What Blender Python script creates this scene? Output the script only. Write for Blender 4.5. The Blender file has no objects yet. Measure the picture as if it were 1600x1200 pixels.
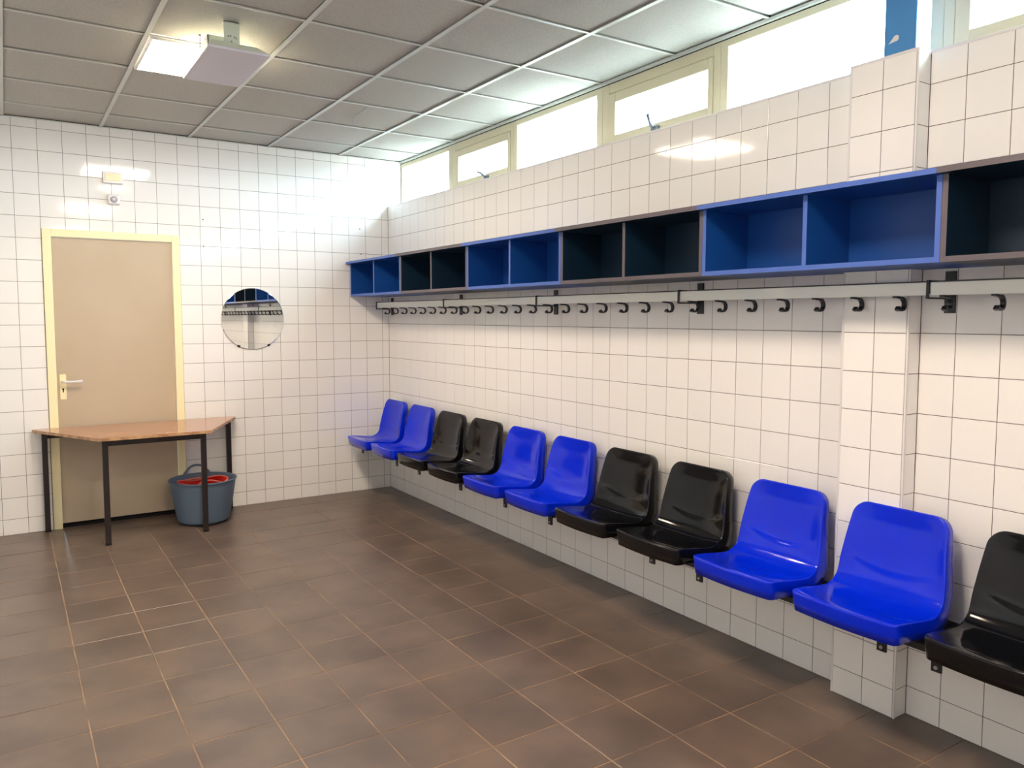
import bpy, bmesh, math, random
from mathutils import Vector, Matrix
random.seed(7)
scene = bpy.context.scene
COL = scene.collection

# ---------------------------------------------------------------- camera
CAM = Vector((-2.8886, -6.4328, 1.5453)); YAW, PIT, ROL, FPX = -0.577, -0.0741, 0.0008, 1208.3753
F = Vector((-math.sin(YAW)*math.cos(PIT), math.cos(YAW)*math.cos(PIT), math.sin(PIT)))
R0 = F.cross(Vector((0, 0, 1))).normalized(); U0 = R0.cross(F)
RV = R0*math.cos(ROL) + U0*math.sin(ROL); UV = -R0*math.sin(ROL) + U0*math.cos(ROL)
cd = bpy.data.cameras.new('camera'); cam = bpy.data.objects.new('camera', cd); COL.objects.link(cam)
cd.sensor_width = 36.0; cd.lens = 36.0*FPX/1600.0
cd.shift_x = 3.081/1600.0; cd.shift_y = -15.1745/1600.0
cd.clip_start = 0.05
cam.matrix_world = Matrix(((RV.x, UV.x, -F.x, CAM.x), (RV.y, UV.y, -F.y, CAM.y), (RV.z, UV.z, -F.z, CAM.z), (0, 0, 0, 1)))
scene.camera = cam

# ---------------------------------------------------------------- light and exposure
SKY_STRENGTH = 12.0
SKY_COLOR = (0.66, 0.85, 1.0, 1)
GROUND_COLOR = (0.26, 0.29, 0.28, 1)
LAMP_STRENGTH = 23.5
LAMP_COLOR = (1.0, 0.82, 0.64)
vs = scene.view_settings
vs.view_transform = 'Standard'; vs.look = 'None'; vs.gamma = 1.0; vs.use_curve_mapping = False
vs.exposure = 1.45
world = bpy.data.worlds.new('overcast_sky'); scene.world = world
world.use_nodes = True
bg = world.node_tree.nodes['Background']
_n = world.node_tree.nodes; _l = world.node_tree.links     # overcast sky above the horizon, pale paved ground below it
_tc0 = _n.new('ShaderNodeTexCoord'); _sp = _n.new('ShaderNodeSeparateXYZ'); _mr = _n.new('ShaderNodeMapRange'); _mx = _n.new('ShaderNodeMix')
_mr.inputs[1].default_value = -0.04; _mr.inputs[2].default_value = 0.04; _mx.data_type = 'RGBA'
_mx.inputs[6].default_value = GROUND_COLOR; _mx.inputs[7].default_value = SKY_COLOR
_l.new(_tc0.outputs['Generated'], _sp.inputs[0]); _l.new(_sp.outputs[2], _mr.inputs[0]); _l.new(_mr.outputs[0], _mx.inputs[0])
_l.new(_mx.outputs[2], bg.inputs[0]); bg.inputs[1].default_value = SKY_STRENGTH
# portal over the strip of clerestory windows (guides the sky light through the glass, emits nothing itself)
pl = bpy.data.lights.new('window_portal', 'AREA'); pl.shape = 'RECTANGLE'; pl.size = 8.6; pl.size_y = 0.42
pl.cycles.is_portal = True
po = bpy.data.objects.new('window_portal', pl); COL.objects.link(po)
po.matrix_world = Matrix.Translation((0.21, -4.25, 2.71)) @ Matrix(((0, 0, 1, 0), (1, 0, 0, 0), (0, 1, 0, 0), (0, 0, 0, 1)))

# ---------------------------------------------------------------- materials
def lin(c): c /= 255.0; return c/12.92 if c <= 0.04045 else ((c+0.055)/1.055)**2.4
def rgb(r, g, b): return (lin(r), lin(g), lin(b), 1)
def mat(name, col, rough=0.5, metal=0.0, spec=0.5, coat=0.0, noise=None, bump=None, vary=None):
    m = bpy.data.materials.new(name); m.use_nodes = True; nt = m.node_tree; n = nt.nodes; b = n['Principled BSDF']
    b.inputs['Base Color'].default_value = col; b.inputs['Roughness'].default_value = rough
    b.inputs['Metallic'].default_value = metal; b.inputs['Specular IOR Level'].default_value = spec
    b.inputs['Coat Weight'].default_value = coat
    L = nt.links; geo = n.new('ShaderNodeNewGeometry')
    cur = None
    if noise:                       # (scale, second colour, contrast low, contrast high)
        t = n.new('ShaderNodeTexNoise'); t.inputs['Scale'].default_value = noise[0]; t.inputs['Detail'].default_value = 5
        L.new(geo.outputs['Position'], t.inputs['Vector'])
        r = n.new('ShaderNodeMapRange'); r.inputs[1].default_value = noise[2]; r.inputs[2].default_value = noise[3]
        L.new(t.outputs['Fac'], r.inputs[0])
        mx = n.new('ShaderNodeMix'); mx.data_type = 'RGBA'; mx.inputs[6].default_value = col; mx.inputs[7].default_value = noise[1]
        L.new(r.outputs[0], mx.inputs[0]); cur = mx.outputs[2]; L.new(cur, b.inputs['Base Color'])
    if vary:                        # per-piece value shift
        oi = n.new('ShaderNodeObjectInfo'); r = n.new('ShaderNodeMapRange')
        r.inputs[3].default_value = 1-vary; r.inputs[4].default_value = 1+vary
        L.new(oi.outputs['Random'], r.inputs[0])
        h = n.new('ShaderNodeHueSaturation'); h.inputs['Color'].default_value = col
        if cur: L.new(cur, h.inputs['Color'])
        L.new(r.outputs[0], h.inputs['Value']); L.new(h.outputs['Color'], b.inputs['Base Color'])
    if bump:                        # list of (scale, strength, distance)
        prev = None
        for sc_, st, di in bump:
            t = n.new('ShaderNodeTexNoise'); t.inputs['Scale'].default_value = sc_; t.inputs['Detail'].default_value = 2
            L.new(geo.outputs['Position'], t.inputs['Vector'])
            bp = n.new('ShaderNodeBump'); bp.inputs['Strength'].default_value = st; bp.inputs['Distance'].default_value = di
            L.new(t.outputs['Fac'], bp.inputs['Height'])
            if prev: L.new(prev.outputs[0], bp.inputs['Normal'])
            prev = bp
        L.new(prev.outputs[0], b.inputs['Normal'])
    return m

M_TILE = mat('white_glazed_tile', rgb(245, 243, 241), 0.07, spec=0.4, bump=[(7, 0.4, 0.0011), (60, 0.15, 0.0002)], vary=0.012)
M_GROUT = mat('grey_grout', rgb(104, 96, 92), 0.85)
M_FLOOR = mat('brown_stone_tile', rgb(94, 80, 73), 0.32, spec=0.55, noise=(3.5, rgb(118, 100, 88), 0.35, 0.7),
              bump=[(260, 0.35, 0.0006), (7, 0.25, 0.003)], vary=0.09)
M_FGROUT = mat('tan_floor_grout', rgb(172, 142, 112), 0.8, noise=(6, rgb(120, 98, 82), 0.4, 0.65))
M_CEIL = mat('mineral_ceiling_panel', rgb(192, 190, 184), 0.9, spec=0.1, noise=(140, rgb(176, 174, 168), 0.45, 0.7), bump=[(220, 0.5, 0.001)], vary=0.02)
M_TBAR = mat('white_ceiling_bar', rgb(202, 204, 198), 0.3)
M_WALLP = mat('white_painted_wall', rgb(235, 230, 222), 0.5)
M_CREAM = mat('cream_gloss_paint', rgb(252, 240, 196), 0.28, spec=0.4)
M_WFRAME = mat('cream_window_paint', rgb(214, 206, 178), 0.4, spec=0.3)
M_DOOR = mat('beige_door_paint', rgb(197, 180, 156), 0.42, noise=(2, rgb(190, 172, 147), 0.3, 0.7))
M_WHITE = mat('white_plastic', rgb(228, 226, 226), 0.3)
M_GREYP = mat('grey_plastic', rgb(150, 150, 152), 0.4)
M_DARK = mat('dark_gap', rgb(22, 18, 18), 0.9)
M_BLUE = mat('glossy_blue_plastic', rgb(0, 36, 216), 0.11, spec=0.36, bump=[(14, 0.15, 0.002)], noise=(5, rgb(2, 44, 226), 0.3, 0.7))
M_BLACK = mat('glossy_black_plastic', rgb(13, 14, 18), 0.10, spec=0.34, bump=[(14, 0.15, 0.002)])
M_STEEL = mat('black_powder_coat', rgb(20, 20, 26), 0.35)
M_PLANK = mat('black_bench_laminate', rgb(34, 31, 32), 0.38)
M_BOLT = mat('zinc_bolt', rgb(170, 170, 170), 0.35, metal=0.9)
M_SBLUE = mat('blue_melamine', rgb(16, 74, 152), 0.42)
M_SBLUE_E = mat('blue_edge_band', rgb(74, 106, 190), 0.4)
M_SBLACK = mat('black_melamine', rgb(10, 38, 60), 0.42)
M_SBLACK_E = mat('brown_grey_edge_band', rgb(96, 88, 96), 0.4)
M_RAIL = mat('white_coat_rail', rgb(236, 238, 232), 0.35)
M_WOOD = mat('worn_wood_laminate', rgb(170, 121, 93), 0.16, noise=(5, rgb(178, 128, 97), 0.35, 0.65), bump=[(50, 0.1, 0.0006)])
M_WEDGE = mat('pale_wood_edge', rgb(200, 160, 116), 0.4, noise=(20, rgb(160, 118, 84), 0.4, 0.6))
M_LEG = mat('dark_brown_steel', rgb(25, 15, 18), 0.4, noise=(25, rgb(38, 22, 21), 0.45, 0.7))
M_TUB = mat('blue_grey_rubber', rgb(92, 110, 132), 0.5)
M_RED = mat('red_rubber', rgb(205, 22, 16), 0.38)
M_RIM = mat('highlit_red_rim', rgb(242, 128, 112), 0.4)  # pale pink puts the highlights of the red rim into its colour
M_MIRROR = mat('silvered_glass', (0.86, 0.88, 0.86, 1), 0.0, metal=1.0)
M_CHROME = mat('brushed_metal', rgb(190, 192, 196), 0.25, metal=1.0)
M_HANDLE = mat('dull_grey_metal', rgb(128, 136, 146), 0.4, metal=0.4)
M_COLBLUE = mat('blue_steel_paint', rgb(70, 140, 205), 0.4)
M_HEAT = mat('lilac_grey_panel', rgb(214, 210, 222), 0.45)
M_BRKT = mat('pale_green_grey_metal', rgb(214, 220, 204), 0.45)
M_ALARM = mat('alarm_grey_ring', rgb(150, 146, 160), 0.4)

def emit(name, col, s):
    m = bpy.data.materials.new(name); m.use_nodes = True; b = m.node_tree.nodes['Principled BSDF']
    b.inputs['Base Color'].default_value = (0.9, 0.9, 0.88, 1)
    b.inputs['Emission Color'].default_value = (*col, 1); b.inputs['Emission Strength'].default_value = s
    return m
M_LAMP = emit('lit_diffuser', LAMP_COLOR, LAMP_STRENGTH)

def glass():
    m = bpy.data.materials.new('window_glass'); m.use_nodes = True; nt = m.node_tree; nt.nodes.clear()
    o = nt.nodes.new('ShaderNodeOutputMaterial'); mx = nt.nodes.new('ShaderNodeMixShader')
    t = nt.nodes.new('ShaderNodeBsdfTransparent'); g = nt.nodes.new('ShaderNodeBsdfGlossy')
    mx.inputs[0].default_value = 0.05
    t.inputs[0].default_value = (0.95, 0.97, 0.96, 1); g.inputs['Roughness'].default_value = 0.0
    nt.links.new(t.outputs[0], mx.inputs[1]); nt.links.new(g.outputs[0], mx.inputs[2])
    nt.links.new(mx.outputs[0], o.inputs[0]); return m
M_GLASS = glass()

# plain tile texture for the two walls behind the camera (never in the frame)
def far_tile():
    m = mat('tiled_wall_surface', rgb(245, 243, 241), 0.1); nt = m.node_tree; n = nt.nodes
    br = n.new('ShaderNodeTexBrick'); br.offset = 0; br.inputs['Color1'].default_value = rgb(245, 243, 241)
    br.inputs['Color2'].default_value = rgb(244, 242, 240); br.inputs['Mortar'].default_value = rgb(128, 118, 114)
    br.inputs['Scale'].default_value = 1; br.inputs['Mortar Size'].default_value = 0.0013
    br.inputs['Brick Width'].default_value = 0.1525; br.inputs['Row Height'].default_value = 0.1525
    g = n.new('ShaderNodeNewGeometry'); s = n.new('ShaderNodeSeparateXYZ'); a = n.new('ShaderNodeMath'); c = n.new('ShaderNodeCombineXYZ')
    nt.links.new(g.outputs['Position'], s.inputs[0]); nt.links.new(s.outputs[0], a.inputs[0]); nt.links.new(s.outputs[1], a.inputs[1])
    nt.links.new(a.outputs[0], c.inputs[0]); nt.links.new(s.outputs[2], c.inputs[1]); nt.links.new(c.outputs[0], br.inputs['Vector'])
    nt.links.new(br.outputs['Color'], n['Principled BSDF'].inputs['Base Color']); return m
M_FARTILE = far_tile()

# ---------------------------------------------------------------- helpers
def tag(o, label=None, cat=None, group=None, kind=None):
    if label: o['label'] = label
    if cat: o['category'] = cat
    if group: o['group'] = group
    if kind: o['kind'] = kind
    return o
def link(name, me, m, parent=None, smooth=False):
    if m is not None and not me.materials: me.materials.append(m)
    if smooth:
        for p in me.polygons: p.use_smooth = True
    o = bpy.data.objects.new(name, me); COL.objects.link(o)
    if parent: o.parent = parent
    return o
def obj(name, bm, m, parent=None, smooth=False):
    bmesh.ops.recalc_face_normals(bm, faces=bm.faces)
    me = bpy.data.meshes.new(name); bm.to_mesh(me); bm.free()
    return link(name, me, m, parent, smooth)
def box(bm, x0, x1, y0, y1, z0, z1, bev=0.0):
    x0, x1 = sorted((x0, x1)); y0, y1 = sorted((y0, y1)); z0, z1 = sorted((z0, z1))
    r = bmesh.ops.create_cube(bm, size=1.0)
    vv = r['verts']
    for v in vv: v.co = Vector(((x0+x1)/2+v.co.x*(x1-x0), (y0+y1)/2+v.co.y*(y1-y0), (z0+z1)/2+v.co.z*(z1-z0)))
    if bev > 0:
        es = list({e for v in vv for e in v.link_edges})
        bmesh.ops.bevel(bm, geom=es, offset=bev, segments=2, affect='EDGES', profile=0.5)
def bx(name, m, dims, parent=None, bev=0.0, origin=None):
    bm = bmesh.new(); box(bm, *dims, bev=bev); return obj(name, bm, m, parent)
def prism(bm, pts, z0, z1):
    a = [bm.verts.new((p[0], p[1], z0)) for p in pts]; b = [bm.verts.new((p[0], p[1], z1)) for p in pts]
    bm.faces.new(a[::-1]); bm.faces.new(b)
    for i in range(len(pts)):
        j = (i+1) % len(pts); bm.faces.new((a[i], a[j], b[j], b[i]))
def cyl(bm, p0, p1, r0, r1=None, seg=20):
    p0, p1 = Vector(p0), Vector(p1); r1 = r0 if r1 is None else r1
    d = (p1-p0).normalized(); a = d.orthogonal().normalized(); b = d.cross(a)
    A = []; B = []
    for i in range(seg):
        t = 2*math.pi*i/seg; o = a*math.cos(t)+b*math.sin(t)
        A.append(bm.verts.new(p0+o*r0)); B.append(bm.verts.new(p1+o*r1))
    bm.faces.new(A[::-1]); bm.faces.new(B)
    for i in range(seg):
        j = (i+1) % seg; bm.faces.new((A[i], A[j], B[j], B[i]))
def tube(bm, pts, r, seg=8, caps=True):
    pts = [Vector(p) for p in pts]; rings = []; a = None
    for i, p in enumerate(pts):
        d = (pts[min(i+1, len(pts)-1)]-pts[max(i-1, 0)]).normalized()
        a = d.orthogonal().normalized() if a is None else (a-d*a.dot(d)).normalized()
        b = d.cross(a); rr = r[i] if isinstance(r, (list, tuple)) else r
        rings.append([bm.verts.new(p+(a*math.cos(2*math.pi*k/seg)+b*math.sin(2*math.pi*k/seg))*rr) for k in range(seg)])
    for i in range(len(rings)-1):
        for k in range(seg):
            j = (k+1) % seg; bm.faces.new((rings[i][k], rings[i][j], rings[i+1][j], rings[i+1][k]))
    if caps: bm.faces.new(rings[0][::-1]); bm.faces.new(rings[-1])
def empty(name, loc):
    o = bpy.data.objects.new(name, None); o.empty_display_size = 0.1; COL.objects.link(o); o.location = loc; return o
def px(p):
    d = Vector(p)-CAM; z = d.dot(F)
    if z < 0.1: return None
    return (796.919+FPX*d.dot(RV)/z, 584.8255-FPX*d.dot(UV)/z, z)

# one tile: bevelled slab in local XY, glazed face up
_tc = {}
def tile_mesh(w, h, t, m, bev):
    k = (round(w, 4), round(h, 4), t, m.name)
    if k in _tc: return _tc[k]
    x, y, b = w/2, h/2, min(bev, w/4, h/4)
    V = [(-x, -y, -t), (x, -y, -t), (x, y, -t), (-x, y, -t), (-x, -y, -b*.6), (x, -y, -b*.6), (x, y, -b*.6), (-x, y, -b*.6),
         (-x+b, -y+b, 0), (x-b, -y+b, 0), (x-b, y-b, 0), (-x+b, y-b, 0)]
    Fc = [(8, 9, 10, 11)]
    for i in range(4):
        j = (i+1) % 4; Fc += [(4+i, 4+j, 8+j, 8+i), (i, j, 4+j, 4+i)]
    me = bpy.data.meshes.new('tile'); me.from_pydata(V, [], Fc); me.materials.append(m); _tc[k] = me; return me
def tiles(parent, name, cells, o, u, v, m, t=0.006, gap=0.0025, bev=0.0012, tilt=0.0013, dz=0.0, limit=300, minpx=0, cen=None):
    """cells (u0,u1,v0,v1) on the plane o + u*a + v*b; nearest in view are separate pieces, the rest one joined piece"""
    o, u, v = Vector(o), Vector(u), Vector(v); n = u.cross(v)
    lst = []
    for c in cells:
        ctr = o+u*(c[0]+c[1])/2+v*(c[2]+c[3])/2; q = px(ctr); s = 0
        corners = [px(o+u*a+v*b) for a in c[:2] for b in c[2:]]
        if all(corners):
            xs = [k[0] for k in corners]; ys = [k[1] for k in corners]
            if max(xs) > 0 and min(xs) < 1600 and max(ys) > 0 and min(ys) < 1200: s = (max(xs)-min(xs))*(max(ys)-min(ys))
        lst.append((s, c, ctr))
    lst.sort(key=lambda a: -a[0])
    V, Fc = [], []
    for i, (s, c, ctr) in enumerate(lst):
        me = tile_mesh(c[1]-c[0]-gap, c[3]-c[2]-gap, t, m, bev)
        rot = Matrix((u, v, n)).transposed() @ (Matrix.Rotation(random.gauss(0, tilt), 3, 'X') @ Matrix.Rotation(random.gauss(0, tilt), 3, 'Y'))
        mw = Matrix.Translation(ctr+n*random.uniform(-dz, dz)) @ rot.to_4x4()
        if s > 0 and i < limit:
            ob = bpy.data.objects.new(name, me); COL.objects.link(ob); ob.parent = parent; ob.matrix_world = mw
        else:
            k = len(V); V += [tuple(mw @ q.co) for q in me.vertices]; Fc += [tuple(k+q for q in p.vertices) for p in me.polygons]
    if V:
        me = bpy.data.meshes.new('remaining_tiles'); me.from_pydata(V, [], Fc)
        r = link('remaining_tiles', me, m, parent); r['kind'] = 'stuff'

# ---------------------------------------------------------------- room shell
P = 0.1525; Z0 = 0.1126; H = 2.92; LEDGE = 2.522; XL = -3.92; YF = -8.6
ZR = [0.0] + [Z0+P*i for i in range(19)] + [H]
# floor
floor = bx('floor', M_FGROUT, (XL-.1, .15, YF-.1, .15, -.12, -.0015)); tag(floor, 'brown grey square stone tiles with sandy joints', kind='structure')
fx = [0.0]+[-0.271-0.3015*k for k in range(13)]; fx[-1] = XL; fx = sorted(fx)
fy = sorted([0.03]+[-0.245-0.3006*k for k in range(28)]+[YF])
cells = [(fx[i], fx[i+1], fy[j], fy[j+1]) for i in range(len(fx)-1) for j in range(len(fy)-1)]
tiles(floor, 'floor_tile', cells, (0, 0, 0), (1, 0, 0), (0, 1, 0), M_FLOOR, t=0.008, gap=0.0045, bev=0.0015, tilt=0.0012, dz=0.0004)
# back wall with the door opening
DX0, DX1, DZ = -2.652, -1.742, 2.165
bm = bmesh.new()
box(bm, XL-.1, DX0+.012, .0015, .15, -.05, H+.1); box(bm, DX1-.012, .4, .0015, .15, -.05, H+.1); box(bm, DX0+.012, DX1-.012, .0015, .15, DZ-.012, H+.1)
wb = obj('wall_back', bm, M_GROUT); tag(wb, 'white tiled wall with the beige door and round mirror', kind='structure')
bxs = [0.0]+[0.0627+P*k for k in range(26)]; bxs = [b for b in bxs if b < -XL]+[-XL]
# the tiles above the ledge continue to the window plane
cells = []
for i in range(len(bxs)-1):
    x0, x1 = -bxs[i+1], -bxs[i]
    for j in range(len(ZR)-1):
        z0, z1 = ZR[j], ZR[j+1]
        if x0 > DX0-.02 and x1 < DX1+.02:
            if z1 <= DZ: continue
            z0 = max(z0, DZ)
        cells.append((x0, x1, z0, z1))
for j in range(len(ZR)-1):
    if ZR[j+1] > LEDGE+.01: cells.append((0.0, .13, max(ZR[j], LEDGE), ZR[j+1]))
tiles(wb, 'tile', cells, (0, 0, 0), (1, 0, 0), (0, 0, 1), M_TILE)
for hx, hz in ((-1.565, 2.302), (-1.566, 2.094), (-.268, 2.308), (-.259, 2.092)):
    bm = bmesh.new(); cyl(bm, (hx, -.0015, hz), (hx, .001, hz), .005, seg=10); obj('screw_hole', bm, M_DARK, wb)
# right wall up to the window ledge
wr = bx('wall_right', M_GROUT, (.0015, .30, YF-.1, .0015, -.05, LEDGE-.012)); tag(wr, 'white tiled long wall behind the seats, up to the window ledge', kind='structure')
PY0, PY1, PX = -4.558, -4.830, -.080
ya = [0.0]+[-(0.1416+P*k) for k in range(29)]+[PY0]
yb = [PY1]+[-(4.960+P*k) for k in range(24)]+[YF]
ZRR = [z for z in ZR if z < 2.45]+[LEDGE]
cells = [(-ys[i], -ys[i+1], ZRR[j], ZRR[j+1]) for ys in (ya, yb) for i in range(len(ys)-1) for j in range(len(ZRR)-1)]
tiles(wr, 'tile', cells, (0, 0, 0), (0, -1, 0), (0, 0, 1), M_TILE)
# pilaster
pil = bx('trim_1', M_GROUT, (PX+.0015, .0015, PY1+.0015, PY0-.0015, -.05, LEDGE-.012)); tag(pil, 'shallow white tiled pilaster under the blue column', kind='structure')
ym = (PY0+PY1)/2
cells = [(a, b, ZRR[j], ZRR[j+1]) for a, b in ((-PY0+.006, -ym), (-ym, -PY1-.008)) for j in range(len(ZRR)-1)]
tiles(pil, 'tile', cells, (PX, 0, 0), (0, -1, 0), (0, 0, 1), M_TILE)
cells = [(PX+.008, 0.0, ZRR[j], ZRR[j+1]) for j in range(len(ZRR)-1)]
tiles(pil, 'tile', cells, (0, PY1, 0), (1, 0, 0), (0, 0, 1), M_TILE)
tiles(pil, 'tile', [(-c[1], -c[0], c[2], c[3]) for c in cells], (0, PY0, 0), (-1, 0, 0), (0, 0, 1), M_TILE)
for yy in (PY0, PY1):
    s = 1 if yy == PY1 else -1
    bm = bmesh.new(); box(bm, PX-.0015, PX+.007, yy-.0015*s, yy+.007*s, 0, LEDGE, bev=.0015); obj('corner_strip', bm, M_WHITE, pil)
# ledge
bm = bmesh.new(); box(bm, -.001, .30, YF, 0.0, LEDGE-.012, LEDGE, bev=.002)
box(bm, PX-.001, .0, PY1-.001, PY0+.001, LEDGE-.012, LEDGE, bev=.002)
lg = obj('trim_2', bm, M_WHITE); tag(lg, 'white window ledge running along the top of the tiled wall', kind='structure')
# other walls
o = bx('wall_left', M_FARTILE, (XL-.15, XL, YF-.1, .0015, -.05, H+.1)); tag(o, kind='structure')
o = bx('wall_front', M_FARTILE, (XL, .30, YF-.15, YF, -.05, H+.1)); tag(o, kind='structure')
o = bx('trim_3', M_DARK, (.14, .20, YF, .0015, H-.012, H+.3)); tag(o, 'narrow strip above the clerestory windows, coloured dark as a shaded gap', kind='structure')  # dark colour paints the shade of the gap between ceiling and window heads

# ceiling: slab, bars, panels
ceil = bx('ceiling', M_DARK, (XL-.1, .30, YF-.1, .15, H+.03, H+.2)); tag(ceil, 'suspended ceiling of pale mineral panels on white bars', kind='structure')
cx = sorted([.135]+[-0.448-0.602*k for k in range(6)]+[XL]); cy = sorted([0.0]+[-0.4-0.6*k for k in range(14)]+[YF])
LAMPS = []
for i in range(len(cx)-1):
    for j in range(len(cy)-1):
        x0, x1, y0, y1 = cx[i], cx[i+1], cy[j], cy[j+1]
        ctr = ((x0+x1)/2, (y0+y1)/2)
        if abs(ctr[0]+1.953) < .1 and any(abs(ctr[1]-yy) < .1 for yy in (-1.9, -4.9, -7.9)):
            LAMPS.append((x0, x1, y0, y1)); continue
        me = tile_mesh(x1-x0-.014, y1-y0-.014, .014, M_CEIL, .004)
        ob = bpy.data.objects.new('ceiling_panel', me); COL.objects.link(ob); ob.parent = ceil
        ob.matrix_world = Matrix.Translation((ctr[0], ctr[1], H+random.uniform(.005, .008))) @ Matrix.Rotation(math.pi, 4, 'X') @ Matrix.Rotation(random.gauss(0, .0014), 4, 'X') @ Matrix.Rotation(random.gauss(0, .001), 4, 'Y')
        if abs(ctr[0]+.75) < .1 and abs(ctr[1]+1.3) < .1:
            pts = [(-.839, -1.55), (-.826, -1.42), (-.83, -1.326), (-.80, -1.21), (-.768, -1.112)]
            bm = bmesh.new(); prism(bm, [(a-.0018, b) for a, b in pts]+[(a+.0018, b) for a, b in pts[::-1]], H-.0022, H+.002)
            obj('crack', bm, M_GREYP, ceil)
for x in cx[1:-1]:
    bm = bmesh.new(); box(bm, x-.012, x+.012, YF, 0, H-.003, H+.0); box(bm, x-.002, x+.002, YF, 0, H, H+.03); obj('ceiling_bar', bm, M_TBAR, ceil)
for y in cy[1:-1]:
    bm = bmesh.new()
    for i in range(len(cx)-1):
        box(bm, cx[i]+.0125, cx[i+1]-.0125, y-.008, y+.008, H-.0024, H+.0)
    obj('cross_bar', bm, M_TBAR, ceil)
bm = bmesh.new(); box(bm, XL, .13, -.020, 0, H-.003, H); box(bm, .112, .130, YF, -.02, H-.014, H); obj('edge_bar', bm, M_TBAR, ceil)

# ---------------------------------------------------------------- clerestory windows
def frame(bm, x0, x1, y0, y1, z0, z1, l, r, b, t):
    """rectangular ring; y0 > y1 (y0 is the end nearer the back wall)"""
    box(bm, x0, x1, y0, y0-l, z0, z1, bev=.003); box(bm, x0, x1, y1, y1+r, z0, z1, bev=.003)
    box(bm, x0, x1, y0-l, y1+r, z0, z0+b, bev=.003); box(bm, x0, x1, y0-l, y1+r, z1-t, z1, bev=.003)
WZ0, WZ1 = LEDGE, H-.018
units = [(0, -.955, 'fixed', .03, .062), (-.955, -1.84, 'sash', .045, .04), (-1.84, -2.80, 'fixed', .043, .056), (-2.80, -3.705, 'sash', .06, .045),
         (-3.705, -4.80, 'fixed', .047, .05), (-4.80, -5.69, 'sash', .04, .05), (-5.69, -6.65, 'fixed', .04, .05), (-6.65, -7.55, 'sash', .05, .05), (-7.55, -8.6, 'fixed', .05, .05)]
for k, (y0, y1, kind, l, r) in enumerate(units, 1):
    bm = bmesh.new(); frame(bm, .13, .195, y0, y1, WZ0, WZ1, l, r, .03, .036 if kind == 'fixed' else .055)
    w = obj('window_%d' % k, bm, M_WFRAME)
    tag(w, 'cream clerestory window, %s' % ('fixed pane' if kind == 'fixed' else 'hinged light with small metal handle'), kind='structure')
    if kind == 'fixed':
        bx('pane', M_GLASS, (.160, .164, y0-l+.002, y1+r-.002, WZ0+.032, WZ1-.038), w)
    else:
        a, b, c, d = y0-l-.004, y1+r+.004, WZ0+.034, WZ1-.059
        bm = bmesh.new(); frame(bm, .124, .165, a, b, c, d, .055, .03, .045, .055); s = obj('sash', bm, M_WFRAME, w)
        bx('pane', M_GLASS, (.150, .154, a-.05, b+.025, c+.04, d-.05), s)
        hy = {2: -1.49, 4: -3.26}.get(k, (y0+y1)/2)
        bm = bmesh.new(); box(bm, .112, .125, hy-.03, hy+.03, c+.006, c+.026, bev=.003)
        up = .5 if k == 2 else 1.0
        tube(bm, [(.110, hy, c+.018), (.098, hy+.012, c+.030), (.094, hy+.02+.05*(1-up), c+.05), (.094, hy+.034+.09*(1-up), c+.03+.062*up)], [.008, .010, .008, .010], 8)
        obj('handle', bm, M_HANDLE, s, smooth=True)

# blue steel column on the ledge
bm = bmesh.new(); box(bm, -.076, -.066, -4.812, -4.690, LEDGE+.001, H-.004, bev=.003); box(bm, -.067, -.010, -4.755, -4.747, LEDGE+.001, H-.004)
c = obj('steel_column', bm, M_COLBLUE); tag(c, 'blue painted steel section standing on the window ledge above the pilaster', 'column')
bm = bmesh.new(); cyl(bm, (-.0765, -4.738, 2.578), (-.0772, -4.738, 2.578), .011, seg=16)
prism_pts = [(-4.729, 2.582), (-4.733, 2.569), (-4.700, 2.560)]
a = [bm.verts.new((-.0771, p[0]+0, p[1])) for p in [(-4.731, 2.588), (-4.735, 2.567), (-4.708, 2.563)]]; bm.faces.new(a)
obj('scuff_mark', bm, M_WHITE, c)

# ---------------------------------------------------------------- door
door = empty('door_1', (-2.197, 0, 0)); tag(door, 'beige flush door in a cream frame', kind='structure')
def dch(name, bm, m, smooth=False, par=None):
    o = obj(name, bm, m, None, smooth); par = par or door; o.parent = par
    w = Vector((0, 0, 0)); q = par
    while q: w += q.location; q = q.parent
    o.location = -w; return o
bm = bmesh.new(); fw = .056
box(bm, DX0, DX0+fw, -.012, .13, 0, DZ, bev=.003); box(bm, DX1-fw, DX1, -.012, .13, 0, DZ, bev=.003)
box(bm, DX0+fw, DX1-fw, -.012, .13, DZ-fw+.004, DZ, bev=.003); dch('door_frame', bm, M_CREAM)
bm = bmesh.new(); box(bm, DX0+fw+.002, DX1-fw-.002, .012, .052, .036, DZ-fw+.002, bev=.002); leaf = dch('door_leaf', bm, M_DOOR)
bm = bmesh.new(); box(bm, DX0+fw, DX1-fw, .030, .14, -.01, .012); box(bm, DX0+fw, DX1-fw, .054, .14, .0, .05); dch('door_gap_shade', bm, M_DARK)  # black boxes painted as the shade in the gap under the door leaf
def lch(name, bm, m, smooth=False):
    o = obj(name, bm, m, leaf, smooth); return o
hx, hz = -2.558, 1.075
bm = bmesh.new(); box(bm, hx-.021, hx+.021, .004, .0122, .945, 1.128, bev=.003); lch('escutcheon_plate', bm, M_CREAM)
bm = bmesh.new(); tube(bm, [(hx, .006, hz), (hx, -.030, hz), (hx+.012, -.040, hz), (hx+.05, -.041, hz-.001), (hx+.122, -.040, hz+.001)], [.010, .009, .010, .009, .0105], 10); lch('door_handle', bm, M_WHITE, True)
bm = bmesh.new(); cyl(bm, (hx, .0045, 1.020), (hx, .003, 1.020), .007, seg=14); box(bm, hx-.0035, hx+.0035, .003, .0045, .997, 1.018); lch('keyhole', bm, M_DARK)

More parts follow.
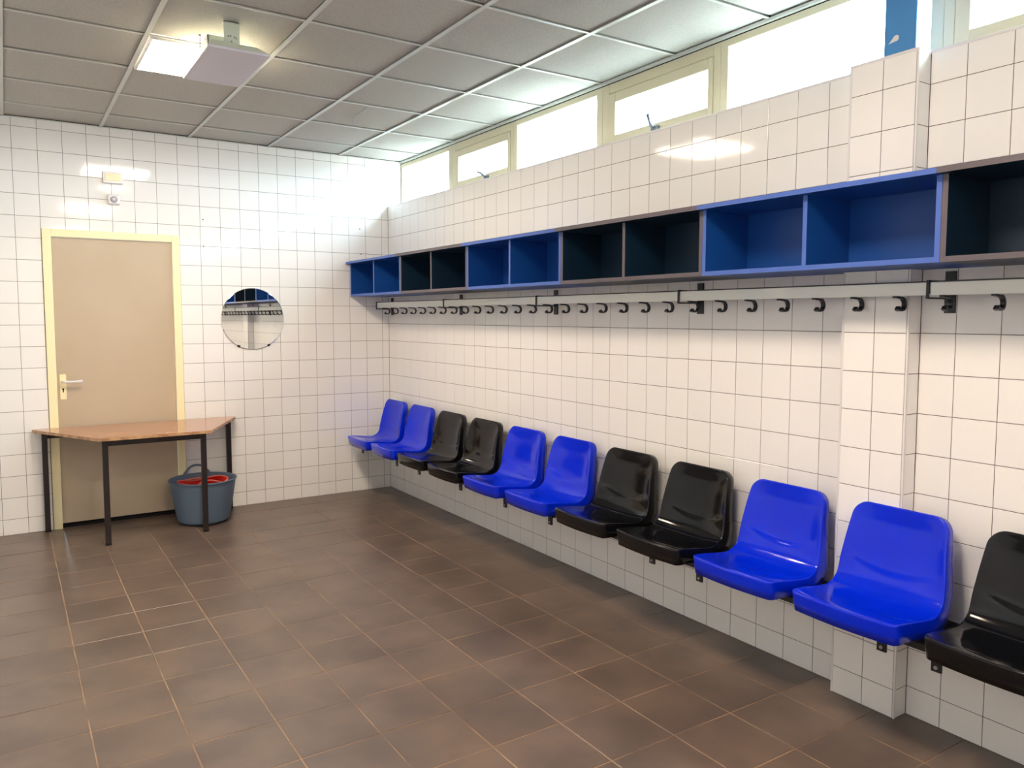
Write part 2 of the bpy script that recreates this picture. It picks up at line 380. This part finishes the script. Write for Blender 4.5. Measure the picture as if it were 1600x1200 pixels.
# ---------------------------------------------------------------- mirror, alarm box, alarm button
mr = empty('round_mirror', (-1.202, 0, 1.527)); tag(mr, 'round frameless wall mirror on the white tiles right of the door', 'mirror')
bm = bmesh.new(); cyl(bm, (0, -.002, 0), (0, -.007, 0), .250, .250, seg=96); cyl(bm, (0, -.007, 0), (0, -.0085, 0), .250, .246, seg=96)
obj('mirror_glass', bm, M_MIRROR, mr)
for a in (-118, -60):
    x, z = .250*math.cos(math.radians(a)), .250*math.sin(math.radians(a))
    bm = bmesh.new(); box(bm, -.012, .012, -.012, -.0005, -.006, .010, bev=.002)
    o = obj('mirror_clip', bm, M_DARK, mr); o.location = (x, 0, z); o.rotation_euler = (0, -math.radians(a+90), 0)
ab = empty('alarm_box', (-2.190, 0, 2.560)); tag(ab, 'small white rectangular box on the tiles above the door', 'box')
bm = bmesh.new(); box(bm, -.066, .066, -.030, -.001, -.042, .042, bev=.004); obj('housing', bm, M_WHITE, ab)
bm = bmesh.new(); box(bm, -.052, .052, -.033, -.0305, -.026, .026, bev=.001); obj('cover', bm, mat('cream_cover', rgb(226, 206, 160), .25), ab)
sb = empty('motion_sensor', (-2.187, 0, 2.402)); tag(sb, 'small white square sensor with a grey ring, below the white box above the door', 'sensor')
bm = bmesh.new(); box(bm, -.042, .042, -.028, -.001, -.036, .036, bev=.010); obj('housing', bm, M_WHITE, sb)
bm = bmesh.new(); cyl(bm, (0, -.028, 0), (0, -.036, 0), .024, .020, seg=24); obj('ring', bm, M_ALARM, sb)
bm = bmesh.new(); cyl(bm, (0, -.036, 0), (0, -.041, 0), .011, .008, seg=18); obj('lens', bm, M_WHITE, sb)

# ---------------------------------------------------------------- ceiling lights
LL = ['square lit ceiling light near the white panel, above the door side of the room', 'square lit ceiling light over the middle of the room', 'square lit ceiling light over the camera end of the room']
for (x0, x1, y0, y1) in sorted(LAMPS, key=lambda a: -a[2]):
    i = sorted(LAMPS, key=lambda a: -a[2]).index((x0, x1, y0, y1))
    cl = empty('ceiling_light', ((x0+x1)/2, (y0+y1)/2, H)); tag(cl, LL[i], 'light', 'square ceiling lights')
    w, h = (x1-x0)/2-.018, (y1-y0)/2-.014
    bm = bmesh.new()
    for q in ((-w, w, -h, -h+.014), (-w, w, h-.014, h), (-w, -w+.014, -h+.014, h-.014), (w-.014, w, -h+.014, h-.014)): box(bm, *q, -.010, .012)
    obj('light_frame', bm, M_WHITE, cl)
    bm = bmesh.new(); box(bm, -w+.014, w-.014, -h+.014, h-.014, -.007, .004); obj('diffuser', bm, M_LAMP, cl)

# hanging panel that hides the right half of the first light from the door side
hp = empty('hanging_panel', (-1.945, -2.385, 2.765)); tag(hp, 'pale grey rectangular panel hung on a bracket just below the lit ceiling light', 'panel')
bm = bmesh.new(); box(bm, -.128, .152, -.290, .290, 0, .012, bev=.003); obj('face_panel', bm, M_HEAT, hp)
bm = bmesh.new(); 
bt = [(-.126, -.288), (.150, -.288), (.150, .288), (-.126, .288)]; tp = [(-.105, -.262), (.100, -.262), (.100, .262), (-.105, .262)]
A = [bm.verts.new((p[0], p[1], .012)) for p in bt]; B = [bm.verts.new((p[0], p[1], .042)) for p in tp]
bm.faces.new(A[::-1]); bm.faces.new(B)
for i in range(4): bm.faces.new((A[i], A[(i+1) % 4], B[(i+1) % 4], B[i]))
obj('back_tray', bm, M_BRKT, hp)
bm = bmesh.new(); box(bm, -.042, .030, -.226, -.222, .040, H-2.765-.004); box(bm, -.042, .030, -.226, -.180, H-2.765-.008, H-2.765-.004); br = obj('bracket', bm, M_BRKT, hp)
bm = bmesh.new()
for sx, sz in ((-.012, .085), (-.022, .082), (.006, .082), (.014, .078), (-.008, .060)): cyl(bm, (sx, -.226, sz), (sx, -.229, sz), .004, seg=8)
obj('bracket_screws', bm, M_GREYP, br)
bm = bmesh.new(); box(bm, -.098, -.020, -.150, -.146, .040, .100); box(bm, -.098, -.094, -.150, -.08, .040, .100); obj('side_bracket', bm, M_BRKT, hp)
pc = empty('pull_cord', (-2.038, -2.345, H)); tag(pc, 'thin dark cord hanging beside the lit ceiling light', 'cord')
bm = bmesh.new(); cyl(bm, (0, 0, -.125), (0, 0, -.004), .0016, seg=6); obj('cord', bm, M_STEEL, pc)
bm = bmesh.new(); cyl(bm, (0, 0, -.006), (0, 0, -.0005), .006, seg=10); obj('cord_anchor', bm, M_STEEL, pc)

# ---------------------------------------------------------------- cubby shelf over the seats
SX = -.36; SB, ST = 1.722, 2.000; MW = 1.016; TH = .018
names = {0: 'leftmost, in the corner by the mirror', 1: 'second from the back corner', 2: 'third from the back corner', 3: 'fourth from the back corner', 4: 'fifth from the back corner, above the pilaster', 5: 'cut by the right edge of the photo', 6: 'beyond the right edge of the photo'}
def board(x0, x1, y0, y1, z0, z1, i, bm):
    """board that is notched round the pilaster where it meets it; y0 > y1"""
    if i == 4:
        e = .004
        prism(bm, [(x1, y0), (x0, y0), (x0, y1), (x1, y1), (x1, PY1-e), (PX-e, PY1-e), (PX-e, PY0+e), (x1, PY0+e)], z0, z1)
    else: box(bm, x0, x1, y0, y1, z0, z1)
def edge(name, par, x0, x1, y0, y1, z0, z1, m):
    bm = bmesh.new(); box(bm, x0, x1, y0, y1, z0, z1); obj(name, bm, m, par)
for i in range(7):
    y0 = -.004-MW*i; y1 = y0-MW+.001; blue = i % 2 == 0
    mi, me_ = (M_SBLUE, M_SBLUE_E) if blue else (M_SBLACK, M_SBLACK_E)
    root = empty('cubby_shelf', (0, 0, 0)); root.location = (-.2, (y0+y1)/2, SB); off = -Vector(root.location)
    tag(root, '%s two-compartment wall shelf, %s' % ('blue' if blue else 'black', names[i]), 'shelf', None)
    ch = []
    def add(name, bm, m, par=root):
        o = obj(name, bm, m, par); 
        if par is root: o.location = off
        return o
    bm = bmesh.new(); board(SX, -.002, y0, y1, SB, SB+TH, i, bm); b_ = add('bottom_board', bm, mi)
    edge('edge_band', b_, SX-.002, SX, y0, y1, SB, SB+TH, me_)
    bm = bmesh.new(); board(-.400, -.002, y0, y1, ST, ST+TH, i, bm); t_ = add('top_board', bm, mi)
    edge('edge_band', t_, -.402, -.400, y0, y1, ST, ST+TH, me_)
    bm = bmesh.new(); box(bm, -.094, -.086, y0-TH, y1+TH, SB+TH, ST); add('back_board', bm, mi)
    for nm, a, b in (('side_board', y0, y0-TH), ('divider', y0-MW/2+TH/2, y0-MW/2-TH/2), ('side_board', y1+TH, y1)):
        bm = bmesh.new(); box(bm, SX, -.094, a, b, SB+TH, ST); d_ = add(nm, bm, mi)
        edge('edge_band', d_, SX-.002, SX, a, b, SB+TH, ST, me_)

# ---------------------------------------------------------------- coat rail: brackets, boards, hooks
RY = [-.085, -1.325, -2.527, -3.728, -4.938, -6.150, -7.36]
rb_l = ['in the back corner', 'second from the back corner', 'third from the back corner', 'fourth from the back corner', 'right of the pilaster', 'past the right edge of the photo', 'nearest the camera']
RX = -.152; RT, RBm = 1.668, 1.622
for i, y in enumerate(RY):
    br = empty('rail_bracket', (0, y, 1.64)); tag(br, 'black steel rail bracket, %s' % rb_l[i], 'bracket', None)
    bm = bmesh.new(); box(bm, -.008, -.001, -.020, .020, -.080, .072, bev=.001); obj('wall_plate', bm, M_STEEL, br)
    bm = bmesh.new(); t = .005
    z0, z1 = RBm-1.64, RT-1.64
    box(bm, RX-.006, -.008, -.004, .006, z1+.001, z1+.001+t+.002); box(bm, RX-.006, -.008, -.004, .006, z0-.007-t, z0-.006)
    box(bm, RX-.006, RX-.002, -.004, .006, z0-.006, z1+.001); obj('rail_arm', bm, M_STEEL, br)
for i in range(6):
    a, b = RY[i]-.007, RY[i+1]+.007
    if i == 0: a = -.075-.016
    r = empty('coat_rail', (RX, (a+b)/2, RBm)); L = abs(a-b)/2
    tag(r, 'white coat rail, %s' % ['end section in the back corner', 'second section from the back corner', 'third section from the back corner', 'fourth section, reaching the pilaster', 'section cut by the right edge of the photo', 'section nearest the camera'][i], 'coat rail')
    bm = bmesh.new(); box(bm, 0, .016, -L, L, 0, RT-RBm, bev=.0015); obj('board', bm, M_RAIL, r)
    bm = bmesh.new(); box(bm, 0.001, .030, -L, L, RT-RBm, RT-RBm+.005); box(bm, .0165, .022, -L, L, .006, RT-RBm); obj('top_strip', bm, M_STEEL, r)
# hooks
def hook_mesh():
    bm = bmesh.new(); pts = []
    pts += [(-.014, .001), (.004, .0)]
    cx_, cz_, r_ = .024, -.0255, .0245
    for k in range(14):
        a = math.radians(98-k*18.5); rr = r_*(1-.010*k) if k > 8 else r_
        pts.append((cx_+rr*math.cos(a)*1.1, cz_+rr*math.sin(a)))
    th = []; n = len(pts); w = .0085
    prev = None
    for k, (x, z) in enumerate(pts):
        q0 = pts[max(k-1, 0)]; q1 = pts[min(k+1, n-1)]; dx, dz = q1[0]-q0[0], q1[1]-q0[1]; l = math.hypot(dx, dz)
        nx, nz = -dz/l, dx/l; t = .0035 if k < n-3 else .0035+.0016*(k-n+4)
        ring = [bm.verts.new((x+nx*t, -w, z+nz*t)), bm.verts.new((x+nx*t, w, z+nz*t)), bm.verts.new((x-nx*t, w, z-nz*t)), bm.verts.new((x-nx*t, -w, z-nz*t))]
        if prev:
            for j in range(4): bm.faces.new((prev[j], prev[(j+1) % 4], ring[(j+1) % 4], ring[j]))
        else: bm.faces.new(ring[::-1])
        prev = ring
    bm.faces.new(prev); bmesh.ops.recalc_face_normals(bm, faces=bm.faces)
    me = bpy.data.meshes.new('coat_hook'); bm.to_mesh(me); bm.free(); me.materials.append(M_STEEL); return me
HK = hook_mesh()
ordn = ['first', 'second', 'third', 'fourth', 'fifth', 'sixth', 'seventh', 'eighth']
sec = ['rail in the back corner', 'second rail from back', 'third rail from back', 'rail reaching the pilaster', 'rail at the right edge']
for k in range(36):
    y = -.215-.1715*k
    if k > 0: y = -.215-.1702*k
    if y > -6.2:
        o = bpy.data.objects.new('coat_hook', HK); COL.objects.link(o); o.location = (RX+.010, y-.006, RBm-.004)
        s_ = min(max([i for i in range(7) if RY[i] > y+.012] or [0]), 4)
        cnt = sum(1 for j in range(k) if max([i for i in range(7) if RY[i] > -.203-.1702*j] or [0]) == s_)
        tag(o, 'black coat hook, %s from left under the %s' % (ordn[min(cnt, 7)], sec[s_]), 'hook', 'coat hooks under the white rail')

# ---------------------------------------------------------------- bench board and brackets
e = .004
bm = bmesh.new()
prism(bm, [(-.008, -.004), (-.300, -.004), (-.300, -7.6), (-.008, -7.6), (-.008, PY1-e), (PX-e, PY1-e), (PX-e, PY0+e), (-.008, PY0+e)], .404, .427)
bench = obj('bench_board', bm, M_PLANK); tag(bench, 'long black bench board along the tiled wall carrying the plastic seats', 'bench')
for y in (-.09, -.80, -1.20, -1.84, -2.41, -2.89, -3.73, -4.035, -4.905, -5.10, -5.95, -6.5, -7.2):
    bm = bmesh.new()
    xa = -.004 if not (PY1-.03 < y < PY0+.03) else PX-.004
    box(bm, xa, -.302, y-.012, y+.012, .392, .4035, bev=.001); box(bm, xa, xa-.006, y-.018, y+.018, .28, .40, bev=.001)
    box(bm, -.300, -.309, y-.018, y+.018, .352, .412, bev=.002)
    b_ = obj('bench_bracket', bm, M_STEEL, bench)
    bm = bmesh.new(); cyl(bm, (-.309, y, .368), (-.313, y, .368), .0065, seg=10); obj('bolt', bm, M_BOLT, b_)

# ---------------------------------------------------------------- plastic seats
def lerp_prof(pts, n):
    """Catmull-Rom resample by arc length"""
    out = []
    P_ = [pts[0]]+pts+[pts[-1]]
    for i in range(1, len(P_)-2):
        for s in range(24):
            t = s/24; a, b, c, d = P_[i-1], P_[i], P_[i+1], P_[i+2]
            out.append(tuple(.5*((2*b[k])+(-a[k]+c[k])*t+(2*a[k]-5*b[k]+4*c[k]-d[k])*t*t+(-a[k]+3*b[k]-3*c[k]+d[k])*t**3) for k in (0, 1)))
    out.append(pts[-1])
    L = [0]
    for i in range(1, len(out)): L.append(L[-1]+math.dist(out[i], out[i-1]))
    return out, L
def sample(out, L, s):
    s = max(0, min(L[-1], s)); i = 1
    while i < len(L)-1 and L[i] < s: i += 1
    t = (s-L[i-1])/max(1e-9, L[i]-L[i-1]); return [out[i-1][k]*(1-t)+out[i][k]*t for k in (0, 1)]
def seat_mesh(name, m):
    # profile: (distance from wall, height), from the front edge back and up to the top edge
    prof = [(.458, .522), (.436, .523), (.385, .512), (.320, .498), (.265, .492), (.220, .494), (.185, .506), (.160, .530), (.145, .562), (.136, .600), (.126, .650), (.114, .730), (.105, .795), (.101, .824)]
    out, L = lerp_prof(prof, 0); T = L[-1]
    def hw(s):
        f = s/T
        w = .203+.004*min(1, f/.3) if f < .42 else .207-.006*min(1, (f-.42)/.2) if f < .62 else .201-.026*(f-.62)/.38
        r = .050                                  # top corners
        if T-s < r: w = w-r+math.sqrt(max(0, r*r-(r-(T-s))**2))
        r = .024                                  # front corners
        if s < r: w = w-(r-math.sqrt(max(0, r*r-(r-s)**2)))
        # front edge bows outwards: handled in x below
        return w
    ss = [0, .0008, .003, .007, .012, .018, .025, .033]
    s = .045
    while s < T-.055: ss.append(s); s += .0095
    ss += [T-.05, T-.042, T-.033, T-.025, T-.018, T-.012, T-.007, T-.003, T-.0008, T]
    NU = 24; us = [math.sin(math.pi/2*(-1+2*i/NU)) *.55+(-1+2*i/NU)*.45 for i in range(NU+1)]
    bm = bmesh.new(); grid = []
    for s in ss:
        a = sample(out, L, s-.004); b = sample(out, L, s+.004); c = sample(out, L, s)
        dx, dz = b[0]-a[0], b[1]-a[1]; l = math.hypot(dx, dz); nx, nz = (dz/l, -dx/l)
        if nx*0+nz < 0 and s < T*.5: nx, nz = -nx, -nz
        if s >= T*.5 and nx < 0: nx, nz = -nx, -nz
        w = hw(s); f = s/T; row = []
        dish = .014*math.sin(math.pi*min(1, max(0, (f-.02)/.5)))**1 if f < .52 else 0
        dish = max(dish, .0)+(.020*math.sin(math.pi*min(1, max(0, (f-.38)/.60))) if f > .38 else 0)
        for u in us:
            au = abs(u)
            lift = dish*(au**2.6)
            bow = .012*(1-u*u)*max(0, 1-s/.16)          # bowed front edge
            x = c[0]+nx*lift+bow; z = c[1]+nz*lift
            # pressed contour where the pan turns into the back
            rec = .0095/(1+math.exp(-(f-.600-.075*u*u)/.007))*max(0, 1-au**5)*min(1, (1-f)/.10)
            x -= nx*rec; z -= nz*rec
            row.append(bm.verts.new((-x, u*w, z)))
        grid.append((row, (nx, nz), f))
    for i in range(len(grid)-1):
        for j in range(NU): bm.faces.new((grid[i][0][j], grid[i][0][j+1], grid[i+1][0][j+1], grid[i+1][0][j]))
    # flange round the rim
    loop = [(grid[0][0][j], 0) for j in range(NU+1)]+[(grid[i][0][NU], i) for i in range(1, len(grid))]
    loop += [(grid[-1][0][j], len(grid)-1) for j in range(NU-1, -1, -1)]+[(grid[i][0][0], i) for i in range(len(grid)-2, 0, -1)]
    n = len(loop); ctr = []
    rings = [[q[0] for q in loop]]
    info = []
    for k, (v, gi) in enumerate(loop):
        row, nr, f = grid[gi]
        p0 = loop[(k-1) % n][0].co; p1 = loop[(k+1) % n][0].co
        tan = (p1-p0).normalized(); nn = Vector((-nr[0], 0, nr[1]))
        outw = tan.cross(nn).normalized()
        mid = Vector((v.co.x, 0, v.co.z)); cc = grid[len(grid)//2][0][NU//2].co
        if gi == 0: ref = Vector((-1, 0, 0))+Vector((0, v.co.y*2, 0))
        elif gi == len(grid)-1: ref = Vector((0, v.co.y*2, 1))
        else: ref = Vector((0, 1 if v.co.y > 0 else -1, 0))
        if outw.dot(ref) < 0: outw = -outw
        if f < .04: dep = .074
        elif f < .30: dep = .074-.012*(f-.04)/.26
        elif f < .60: dep = .062+.012*math.sin(math.pi*(f-.30)/.30)
        else: dep = .062-.022*(f-.60)/.40
        down = -nn
        if f < .3: down = Vector((.15, 0, -1)).normalized()
        info.append((v.co.copy(), outw, down, dep))
    for t, o_ in ((.2, .0022), (.55, .0042), (1, .0052)):
        r = []
        for co, ow, dn, dep in info: r.append(bm.verts.new(co+ow*o_+dn*(.006*(t**2) if t < 1 else .006)))
        rings.append(r)
    for q in (.5, 1.0):
        rings.append([bm.verts.new(co+ow*(.0052-.003*q)+dn*(.006+(dep-.006)*q)) for co, ow, dn, dep in info])
    for a in range(len(rings)-1):
        for k in range(n):
            j = (k+1) % n
            try: bm.faces.new((rings[a][k], rings[a][j], rings[a+1][j], rings[a+1][k]))
            except ValueError: pass
    bmesh.ops.remove_doubles(bm, verts=bm.verts, dist=.00005)
    bmesh.ops.recalc_face_normals(bm, faces=bm.faces)
    # orient so that the pan faces up
    up = sum(f.normal.z*f.calc_area() for f in bm.faces)
    if up < 0: bmesh.ops.reverse_faces(bm, faces=bm.faces)
    for f in bm.faces: f.smooth = True
    me = bpy.data.meshes.new(name); bm.to_mesh(me); bm.free(); me.materials.append(m); return me
SM = {'blue': seat_mesh('seat_shell_blue', M_BLUE), 'black': seat_mesh('seat_shell_black', M_BLACK)}
seq = ['blue', 'blue', 'black', 'black', 'blue', 'blue', 'black', 'black', 'blue', 'blue', 'black', 'black', 'blue', 'blue']
sl = ['first in the back corner', 'second from the back corner', 'third from the back corner', 'fourth from the back corner', 'left of the middle blue pair', 'right of the middle blue pair',
      'left of the black pair before the large blue seats', 'right of the black pair before the large blue seats', 'left of the two nearest blue seats', 'in front of the tiled pilaster', 'cut by the right edge of the photo',
      'past the right edge of the photo', 'third nearest the camera, out of view', 'nearest the camera, out of view']
for i, c in enumerate(seq):
    y = -.335-.5*i
    t = empty('plastic_seat', (0, y, .43)); tag(t, '%s plastic seat, %s' % (c, sl[i]), 'seat', 'plastic seats on the bench along the tiled wall')
    o = bpy.data.objects.new('seat_shell', SM[c]); COL.objects.link(o); o.parent = t; o.location = (0, 0, -.43)
    md = o.modifiers.new('thickness', 'SOLIDIFY'); md.thickness = .004; md.offset = -1
    bm = bmesh.new(); box(bm, -.330, -.120, -.07, .07, -.0025, .045, bev=.004); obj('seat_mount', bm, M_STEEL, t)
    bm = bmesh.new(); box(bm, -.275, -.271, -.020, .020, .0595, .0606); s_ = obj('drain_slot', bm, M_DARK, t)
    if i in (8, 9):
        pass

# ---------------------------------------------------------------- table
tb = empty('trapezoid_table', (-2.05, -.38, 0)); tag(tb, 'trapezoid table with worn brown top and dark steel legs in front of the door', 'table')
TZ = .745
def loc(p): return (p[0]+2.05, p[1]+.38)
outl = [(-2.765, -.018), (-1.400, -.018)]
def rounded(pts, rs, seg=7):
    out = []; n = len(pts)
    for i in range(n):
        p = Vector(pts[i]); a = Vector(pts[i-1])-p; b = Vector(pts[(i+1) % n])-p; r = rs[i]
        ang = a.angle(b); d = r/math.tan(ang/2); an, bn = a.normalized(), b.normalized()
        s, e_ = p+an*d, p+bn*d; cen = p+(an+bn).normalized()*(r/math.sin(ang/2))
        a0 = math.atan2(s.y-cen.y, s.x-cen.x); a1 = math.atan2(e_.y-cen.y, e_.x-cen.x)
        while a1-a0 > math.pi: a1 -= 2*math.pi
        while a1-a0 < -math.pi: a1 += 2*math.pi
        for k in range(seg+1):
            t = a0+(a1-a0)*k/seg; out.append((cen.x+r*math.cos(t), cen.y+r*math.sin(t)))
    return out
T4 = [(-2.775, -.018), (-2.405, -.745), (-1.700, -.745), (-1.352, -.018)]
pts = rounded([loc(p) for p in T4], [.018, .020, .020, .035])
bm = bmesh.new(); prism(bm, pts, TZ-.0018, TZ); top = obj('tabletop', bm, M_WOOD, tb)
bm = bmesh.new(); prism(bm, pts, TZ-.020, TZ-.0019); obj('tabletop_edge', bm, M_WEDGE, tb)
legs = [(-2.690, -.040), (-2.363, -.640), (-1.736, -.640), (-1.425, -.040)]
hs = .0175
for lx, ly in legs:
    x, y = loc((lx, ly)); bm = bmesh.new(); box(bm, x-hs, x+hs, y-hs, y+hs, 0.012, TZ-.0205, bev=.002); l_ = obj('leg', bm, M_LEG, tb)
    bm = bmesh.new(); box(bm, x-hs-.001, x+hs+.001, y-hs-.001, y+hs+.001, .0005, .014, bev=.002); obj('leg_cap', bm, M_DARK, l_)
for a, b in ((1, 2), (3, 0)):
    p, q = Vector(loc(legs[a])), Vector(loc(legs[b])); d = (q-p).normalized(); nrm = Vector((-d.y, d.x))*.010
    p2, q2 = p+d*.016, q-d*.016
    bm = bmesh.new(); prism(bm, [tuple(p2+nrm), tuple(q2+nrm), tuple(q2-nrm), tuple(p2-nrm)], TZ-.068, TZ-.0205); obj('apron', bm, M_LEG, tb)

# ---------------------------------------------------------------- tubs
def lathe(bm, prof, seg=64, fn=None):
    rings = []
    for k, (r, z) in enumerate(prof):
        ring = []
        for i in range(seg):
            a = 2*math.pi*i/seg; co = Vector((r*math.cos(a), r*math.sin(a), z))
            if fn: co = fn(co, a, k)
            ring.append(bm.verts.new(co))
        rings.append(ring)
    for a in range(len(rings)-1):
        for i in range(seg):
            j = (i+1) % seg; bm.faces.new((rings[a][i], rings[a][j], rings[a+1][j], rings[a+1][i]))
    return rings
tub = empty('rubber_tub', (-1.685, -.325, 0)); tag(tub, 'blue grey flexible rubber tub under the right end of the table', 'tub')
bm = bmesh.new(); pr = [(.001, .002), (.150, .002), (.166, .006), (.176, .018)]
nz = 60
for k in range(nz+1):
    z = .022+(.315-.022)*k/nz; r = .177+.058*(z/.315)**.85+(.0010 if k % 3 == 0 else 0) ; pr.append((r, z))
pr += [(.241, .317), (.244, .322), (.242, .328), (.236, .329), (.231, .324), (.229, .312), (.200, .15), (.172, .02), (.150, .012), (.001, .012)]
lathe(bm, pr); obj('tub_body', bm, M_TUB, tub, True)
def handle(par, ang, r, z, w, hgt, th, m, lean=0.0):
    bm = bmesh.new(); pts = []
    for k in range(17):
        t = -1+2*k/16; a = ang+t*w/r; rr = r+lean*(1-t*t)
        prof_ = (1-abs(t)**2.4)
        pts.append((rr*math.cos(a), rr*math.sin(a), z+hgt*prof_))
    tube(bm, pts, [th*(1.7-0.7*min(1, (1-abs(-1+2*k/16))*3.5)) for k in range(17)], 10); obj('tub_handle', bm, m, par, True)
handle(tub, math.radians(90), .236, .322, .092, .068, .0085, M_TUB)
rt = empty('red_tub', (-1.685, -.325, .056)); tag(rt, 'red flexible tub nested inside the blue grey tub', 'tub')
def wav(co, a, k):
    f = max(0, co.z/.262)
    q = .5+.5*math.cos(2*(a-math.radians(100)))
    return Vector((co.x*(1-.02*f*q), co.y*(1-.16*f*q), co.z-.030*f*f*(q**2)))
bm = bmesh.new(); lathe(bm, [(.001, .002), (.120, .002), (.130, .01), (.176, .250), (.181, .256), (.174, .256), (.124, .014), (.001, .010)], 64, wav); obj('tub_body', bm, M_RED, rt, True)
bm = bmesh.new()
rim = []
for i in range(65):
    a = 2*math.pi*i/64; rim.append(wav(Vector((.1785*math.cos(a), .1785*math.sin(a), .258)), a, 0))
tube(bm, rim, .0055, 8, caps=False); obj('tub_rim', bm, M_RIM, rt, True)
for ang in (100, -80):
    bm = bmesh.new(); pts = []
    for k in range(17):
        t = -1+2*k/16; a = math.radians(ang)+t*.55; q = wav(Vector((.1785*math.cos(a), .1785*math.sin(a), .258)), a, 0)
        inw = (1-t*t)*.085; q = q*1.0; d = Vector((-math.cos(math.radians(ang)), -math.sin(math.radians(ang)), 0))
        pts.append(q+d*inw+Vector((0, 0, .034*(1-t*t))))
    tube(bm, pts, .006, 8); obj('tub_handle', bm, M_RIM, rt, True)
